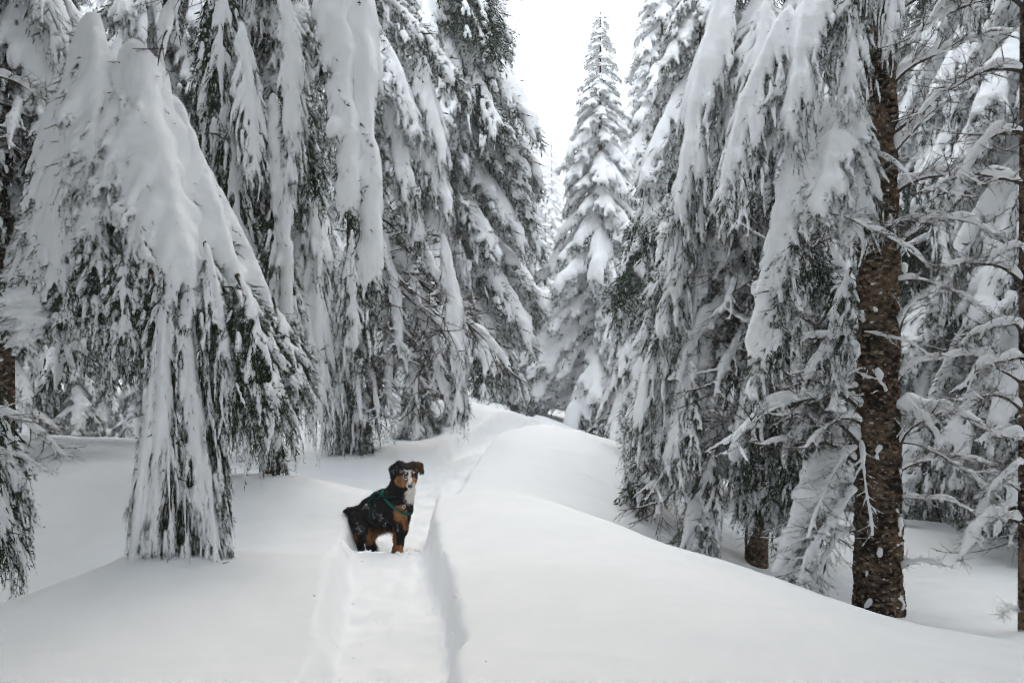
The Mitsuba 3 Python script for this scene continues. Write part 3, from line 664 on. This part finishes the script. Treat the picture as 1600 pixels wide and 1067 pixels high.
for i, (x, y, H) in enumerate([(-2.3, 1.4, 12), (2.4, 1.3, 12), (-2.0, -1.0, 12), (2.1, -1.3, 12), (0.3, -3.4, 13), (-4.2, 3.0, 12), (4.4, 2.5, 13)]):
    conifer('tall snow-covered conifer whose high boughs hang over the near trail', x, y, H, 'high', 2.7, .32, 14, seed=110 + i, group='conifers overhanging the viewer', base=.44, W=1.5)
for i, (x, y, H) in enumerate([(-5.2, 1.8, 11), (5.4, 2.0, 11), (-5, -3, 11), (5, -3, 11), (7.4, 4.2, 10), (-7.0, 3.6, 10)]):
    conifer('tall snow-covered conifer beside the viewer', x, y, H, 'high', 1.6, 1.0, 8, seed=130 + i, group='conifers out of view', base=.12, W=.9)


# ------------------------------------------------------------------ the dog
def dog():
    Y0, K = 5.45, 5.45 / FOC                           # depth and metres per pixel there
    cx = at(600, 858, Y0)[0]; z0 = at(600, 858, Y0)[2]

    def P(px, py, d):
        return np.array([(px - 600) * K, d, (858 - py) * K])

    # (joint, radius) pairs: tapered capsules, radii in pixels of the photograph
    bones = [((624, 788, -.08), 17.5, (599, 797, .01), 17), ((599, 797, .01), 17, (569, 804, .08), 14.5), ((569, 804, .08), 14.5, (552, 808, .12), 12.5), ((622, 778, -.07), 17, (600, 780, .01), 16), ((600, 778, .01), 15, (575, 793, .07), 15),
             ((616, 775, -.05), 16, (630, 745, -.08), 13), ((632, 782, -.10), 14, (642, 757, -.12), 11), ((630, 795, -.11), 13, (640, 775, -.13), 9),
             ((640, 733, -.10), 14.5, (640, 730, -.13), 13.5), ((642, 737, -.15), 10.5, (647, 745, -.215), 6.2), ((632, 740, -.13), 9.5, (636, 742, -.15), 8.5), ((648, 739, -.14), 8, (648, 742, -.16), 7),
             ((628, 719, -.10), 6, (618, 727, -.09), 5), ((618, 727, -.09), 5, (618, 737, -.10), 3.6), ((649, 720, -.11), 5.5, (658, 722, -.10), 4.4), ((658, 722, -.10), 4.4, (663, 731, -.11), 2.6),
             ((630, 797, -.09), 14, (630, 818, -.07), 9), ((630, 818, -.07), 8, (627.5, 840, -.08), 5), ((627.5, 840, -.08), 5, (626.5, 856, -.09), 5), ((626, 857, -.09), 6.6, (629, 860, -.13), 5.4),
             ((616, 800, .03), 11, (617, 822, .05), 7), ((617, 822, .05), 7, (619, 842, .03), 4.6), ((619, 842, .03), 4.6, (620, 857, .02), 4.8), ((618, 858, .02), 6.4, (621, 861, -.02), 5.2),
             ((561, 812, .05), 16.5, (572, 830, -.01), 12.5), ((572, 830, -.01), 12.5, (554, 842, .04), 8.5), ((554, 842, .04), 8.5, (560, 856, .01), 8), ((560, 857, .01), 8, (567, 861, -.05), 6.5), ((551, 820, .1), 11.5, (554, 842, .06), 9),
             ((562, 812, .17), 15, (580, 828, .12), 10), ((580, 828, .12), 10, (568, 843, .17), 7), ((568, 843, .17), 7, (573, 858, .15), 6.5), ((573, 859, .15), 6.5, (579, 862, .10), 5.5),
             ((552, 804, .13), 9, (540, 803, .15), 5), ((540, 803, .15), 5, (529, 803, .16), 1.6), ((592, 812, .02), 12, (600, 812, -.03), 12)]
    bones = [(P(*a), ra * K, P(*b), rb * K) for a, ra, b, rb in bones]

    def sdf(q):
        out = np.zeros(len(q))
        for a, ra, b, rb in bones:
            d = b - a
            t = np.clip(((q - a) @ d) / (d @ d), 0, 1)
            out += np.exp(-np.clip((np.linalg.norm(q - a - t[:, None] * d, axis=1) - (ra + (rb - ra) * t)) / 0.0105, -40, 40))
        return -0.0105 * np.log(np.maximum(out, 1e-30))

    h = 0.0075
    lo, hi = np.array([-.42, -.32, -.06]), np.array([.38, .32, .72])
    n = np.ceil((hi - lo) / h).astype(int)
    grid = np.stack(np.meshgrid(*[np.arange(k) * h for k in n], indexing='ij'), -1) + lo
    q = grid.reshape(-1, 3)
    F = np.concatenate([sdf(c) for c in np.array_split(q, 12)]).reshape(n)
    v, f = surface_nets(-F, 0.0, h, lo)
    body = trimesh.Trimesh(v, np.vstack([f[:, [0, 1, 2]], f[:, [0, 2, 3]]]), process=False)
    nrm = np.array(body.vertex_normals)
    v = v + nrm * ((meshkit.fbm(v * [60, 60, 24], 3, 2) - 0.5) * 0.014)[:, None]

    def coat(p):
        """The coat's markings: black, tan points, white bib and blaze."""
        px, py, d = p[:, 0] / K + 600, 858 - p[:, 2] / K, p[:, 1]
        w = (meshkit.fbm(p * 45, 3, 4) - 0.5)
        px, py = px + w * 7, py + w * 7
        c = np.tile([0.011, 0.0095, 0.009], (len(p), 1))
        tan, white, dark = np.array([0.33, 0.155, 0.062]), np.array([0.66, 0.62, 0.56]), np.array([0.011, 0.0095, 0.009])
        ell = lambda x, y, a, b: ((px - x) / a) ** 2 + ((py - y) / b) ** 2 < 1
        m = (px > 604) & (((py > 826) & (px < 622.5)) | (py > 843)); c[m] = tan * 1.05
        m = (px > 610) & (px < 626) & (py > 812) & (d > .0); c[m] = tan
        m = ell(631, 791, 10, 14) & (d < -.02); c[m] = tan
        m = ell(637, 806, 5, 14) & (d < -.02); c[m] = tan * .8
        m = (px < 560) & (py > 827) & (py < 841); c[m] = tan * 0.8
        m = ell(582, 832, 6, 17); c[m] = tan
        m = (px > 580) & (px < 606) & (py > 817) & (py < 826); c[m] = tan * 0.3
        m = (px < 576) & (py > 841); c[m] = dark
        head = (d < -.03) & (py < 762)
        m = head & (ell(632, 743, 10, 9) | ell(650, 741, 6, 6)); c[m] = tan
        m = head & (ell(635, 727, 3.2, 2.4) | ell(648, 727, 3.2, 2.4)); c[m] = tan * 1.1
        m = (px > 653) & (py < 731) & (d < 0); c[m] = tan * 0.2
        m = head & ell(646, 738, 2.6, 11) & (d < -.12); c[m] = white
        m = head & (d < -.185) & (py > 743) & (px > 641); c[m] = white * .8
        m = (d < -.06) & ell(648, 763, 9, 14); c[m] = white
        streak = meshkit.noise(p * [110, 110, 40], 8)
        c = np.where((streak < 0.34)[:, None] & (c[:, :1] > c[:, 2:] * 2), c * 0.3, c)
        return np.clip(c * (0.75 + 0.6 * meshkit.noise(p * 120, 6))[:, None], 0, 0.9)

    key = 'dog'
    tw = T().translate([cx, Y0, z0 - 0.012])
    fur_bsdf = {'type': 'twosided', 'bsdf': {'type': 'principled', 'base_color': {'type': 'mesh_attribute', 'name': 'vertex_color'}, 'roughness': 0.75, 'specular': 0.2}}
    scene['fur_material'] = fur_bsdf
    scene[key + '__body'] = mikit.ply((v, body.faces), 'fur_material', smooth=True, color=coat(v), to_world=tw)
    # fur
    rng = np.random.default_rng(5)
    fi = rng.integers(0, len(body.faces), 26000)
    w = rng.dirichlet([1, 1, 1], len(fi))
    root = (v[body.faces[fi]] * w[..., None]).sum(1); nn = (nrm[body.faces[fi]] * w[..., None]).sum(1)
    px, py = root[:, 0] / K + 600, 858 - root[:, 2] / K
    back = np.array([-0.75, 0.35, -0.55])
    ln = np.full(len(root), 0.016)
    ln[(py < 757) & (px > 610)] = 0.010
    ln[(py > 830)] = 0.008
    ln[(px < 556) & (py < 835)] = 0.013
    ln[(px > 575) & (px < 612) & (py > 808)] = 0.042
    ln[(px > 628) & (py > 755) & (py < 790)] = 0.032
    ln[(px < 590) & (py > 815) & (py < 840)] = 0.03
    ln[(px > 655) & (py < 735)] = .018
    face = (px > 634) & (py < 752) & (root[:, 1] < -.13)
    ln[face] = 0.005
    dirn = nn * 0.55 + back + rng.normal(size=nn.shape) * 0.22
    low = (py > 800)[:, None]
    dirn = np.where(low, nn * 0.5 + [-.1, 0, -0.9] + rng.normal(size=nn.shape) * 0.25, dirn)
    dirn /= np.linalg.norm(dirn, axis=1, keepdims=True)
    tip = root + dirn * (ln * rng.uniform(0.6, 1.3, len(ln)))[:, None]
    sd = np.cross(dirn, nn + rng.normal(size=nn.shape) * .3); sd /= np.linalg.norm(sd, axis=1, keepdims=True) + 1e-9
    fv = np.stack([root - sd * .0022, root + sd * .0022, tip], 1).reshape(-1, 3)
    col = np.repeat(coat(root), 3, 0)
    scene[key + '__fur'] = mikit.ply((fv, np.arange(len(fv)).reshape(-1, 3)), 'fur_material', color=col, to_world=tw)
    labels[key + '__fur'] = {'kind': 'stuff'}
    # eyes, nose, mouth
    mat('eye_material', {'type': 'plastic', 'diffuse_reflectance': {'type': 'rgb', 'value': [.10, .055, .022]}})
    mat('pupil_material', {'type': 'plastic', 'diffuse_reflectance': {'type': 'rgb', 'value': [.006, .005, .005]}})
    mat('nose_material', {'type': 'roughplastic', 'alpha': .25, 'diffuse_reflectance': {'type': 'rgb', 'value': [.045, .022, .016]}})

    def out(px, py, near, push=0.0):
        """Where a ray along +y through the dog's side view meets the body."""
        p = P(px, py, 0); p[1] = near
        for _ in range(60):
            p[1] += max(float(sdf(p[None])[0]), 0.0005)
            if float(sdf(p[None])[0]) < 0.001:
                break
        p[1] -= push
        return p

    for k, (ex, ey) in enumerate([(638.5, 732.5), (651, 733)]):
        e = out(ex, ey, -.3)
        ball = trimesh.creation.icosphere(2, 0.0085); ball.apply_translation(e + [0, .003, 0])
        nm = key + '__eye' + ('' if k == 0 else '_001')
        scene[nm] = mikit.ply(ball, 'eye_material', smooth=True, to_world=tw)
        pu = trimesh.creation.icosphere(2, 0.0052); pu.apply_translation(e + [.001, -.0026, 0])
        scene[nm + '__pupil'] = mikit.ply(pu, 'pupil_material', smooth=True, to_world=tw)
    nz = out(648, 747, -.4)
    nose = trimesh.creation.icosphere(3, 1.0); nv = nose.vertices
    nv[:, 0] *= 1 - 0.25 * (nv[:, 2] < 0) * -nv[:, 2]
    nose.vertices = nv * [.0165, .012, .0125] + nz + [0, .002, 0]
    scene[key + '__nose'] = mikit.ply(nose, 'nose_material', smooth=True, to_world=tw)
    mouth = np.stack([out(x, y, -.4, .001) for x, y in [(638, 750), (641, 753.5), (645, 755), (648, 754), (651, 752)]])
    scene[key + '__mouth'] = mikit.ply(tubes(mouth[None], .0018, .0014, 6), 'pupil_material', smooth=True, to_world=tw)
    # snow caught in the coat
    spots = []
    for (x, y, sx, sy, m) in [(577, 788, 7, 5, 12), (584, 796, 4, 5, 7), (563, 823, 7, 5, 14), (642, 727, 8, 3, 14), (643, 735, 6, 4, 10), (597, 800, 4, 6, 8), (625, 815, 3, 8, 6), (612, 812, 8, 4, 6), (625, 728, 8, 4, 6), (610, 770, 12, 10, 2)]:
        for _ in range(int(m * 1.7)):
            spots.append((x + rng.normal() * sx * .7, y + rng.normal() * sy * .7))
    fl = []
    for x, y in spots:
        p = out(x, y, -.3)
        if p[1] > .25:
            continue
        s_ = trimesh.creation.icosphere(1, 1.0)
        s_.vertices = s_.vertices * rng.uniform(.55, 1.4, 3) * rng.uniform(.0014, .0042) * [1.0, .7, 1.2] + p + [0, -.004, 0]
        fl.append((np.array(s_.vertices), np.array(s_.faces)))
    scene[key + '__snow_flecks'] = mikit.ply(merge(*fl), 'snow_material', smooth=True, to_world=tw)
    labels[key + '__snow_flecks'] = {'kind': 'stuff'}
    labels[key] = {'label': 'black dog with tan and white markings standing in the trodden trail, wearing a teal harness', 'category': 'dog'}
    # the harness: bands that lie on the coat
    mat('teal_webbing', {'type': 'diffuse', 'reflectance': mikit.proc(lambda p, n, uv: mikit.mix((.01, .06, .056), (.03, .125, .112), mikit.noise(p.x * 320, p.y * 320, p.z * 320)))})

    mat('dark_webbing', {'type': 'diffuse', 'reflectance': {'type': 'rgb', 'value': [.012, .026, .026]}})

    def band(centre, axis_, a0, a1, width, m=64, thick=.006, lift=.010):
        axis_ = np.array(axis_, float); axis_ /= np.linalg.norm(axis_)
        e1 = np.cross(axis_, [0, 1, 0]); e1 /= np.linalg.norm(e1); e2 = np.cross(axis_, e1)
        rings = []
        for a in np.linspace(a0, a1, m):
            d = e1 * math.cos(a) + e2 * math.sin(a)
            row = []
            for s_ in (-.5, .5):
                o = centre + axis_ * width * s_
                r_ = 0.013
                for _ in range(70):
                    dist = float(sdf((o + d * r_)[None])[0])
                    if dist > 0:
                        break
                    r_ += max(-dist * .7, .0015)
                row += [o + d * (r_ + lift), o + d * (r_ + lift - thick)]
            rings.append([row[0], row[2], row[3], row[1]])
        vv = np.array(rings).reshape(-1, 3)
        ff = []
        for i in range(m - 1):
            for k in range(4):
                ff.append([i * 4 + k, i * 4 + (k + 1) % 4, i * 4 + 4 + (k + 1) % 4, i * 4 + 4 + k])
        return vv, np.array(ff)

    hk = 'dog_harness'
    scene[hk + '__girth_strap'] = mikit.ply(band(P(588, 797, .03), (1, -.4, .25), 0, 2 * math.pi, .022), 'dark_webbing', smooth=40, to_world=tw)
    scene[hk + '__chest_strap'] = mikit.ply(band(P(627, 779, -.08), (.42, -.25, .85), 0, 2 * math.pi, .018), 'teal_webbing', smooth=40, to_world=tw)
    scene[hk + '__back_strap'] = mikit.ply(tubes(np.stack([out(x, y, -.3, .012) for x, y in [(626, 766), (614, 768), (602, 770), (590, 773), (580, 778)]])[None], .008, .008, 8), 'dark_webbing', smooth=True, to_world=tw)
    a, b = out(578, 780, -.3, .004), out(599, 768, -.3, .004)
    w_ = np.linspace(0, 1, 18)[:, None]
    loop = a + (b - a) * w_ + np.array([-.012, .03, .034]) * np.sin(np.pi * w_) ** .7
    scene[hk + '__handle'] = mikit.ply(tubes(loop[None], .0085, .0085, 8), 'teal_webbing', smooth=True, to_world=tw)
    mat('pale_metal', {'type': 'roughconductor', 'material': 'Al', 'alpha': .25})
    buckle = trimesh.creation.torus(.010, .0026); buckle.apply_transform(trimesh.transformations.rotation_matrix(math.pi / 2, [1, 0, 0])); buckle.apply_translation(out(637, 780, -.35, .012))
    scene[hk + '__ring'] = mikit.ply(buckle, 'pale_metal', smooth=True, to_world=tw)
    labels[hk] = {'label': 'teal webbing harness with a grab handle worn by the black dog', 'category': 'harness'}


dog()


def loose_snow():
    """Crumbs of snow kicked up along the trail and round the dog's feet."""
    rng = np.random.default_rng(9)
    parts = []
    for k in range(110):
        if k < 80:
            x, y = rng.uniform(-1.12, -.55), 5.2 + abs(rng.normal()) * .16 - .05
        else:
            y = rng.uniform(2.8, 5.6); i = np.interp(y, TRAIL[:, 1], TRAIL[:, 0])
            x = i + rng.choice([-1, 1]) * (.25 + rng.normal() * .09)
        r = rng.uniform(.004, .009) * (1.5 if k < 80 else 1) * (1 + (rng.uniform() < .1))
        m = trimesh.creation.icosphere(2, 1.0)
        m.vertices = m.vertices * (0.75 + 0.5 * meshkit.fbm(m.vertices * 1.6 + k, 2, k))[:, None] * r * rng.uniform(.7, 1.3, 3) + [x, y, g1(x, y) + r * .1]
        parts.append((np.array(m.vertices), np.array(m.faces)))
    scene['snow_crumbs'] = mikit.ply(merge(*parts), 'snow_material', smooth=True)
    labels['snow_crumbs'] = {'label': 'loose crumbs of snow kicked up along the trodden trail', 'category': 'snow', 'kind': 'stuff'}


loose_snow()

# ------------------------------------------------------------------ the snowy air
scene['snowy_air'] = {'type': 'homogeneous', 'albedo': {'type': 'rgb', 'value': [.95, .955, .96]}, 'sigma_t': 0.0016}
scene['haze'] = {'type': 'cube', 'to_world': T().translate([0, 300, 7]).scale([410, 610, 13.5]), 'bsdf': {'type': 'null'}, 'interior': {'type': 'ref', 'id': 'snowy_air'}}
scene['camera']['medium'] = {'type': 'ref', 'id': 'snowy_air'}
labels['haze'] = {'label': 'thin pale snowy air between the trees', 'category': 'haze', 'kind': 'stuff'}
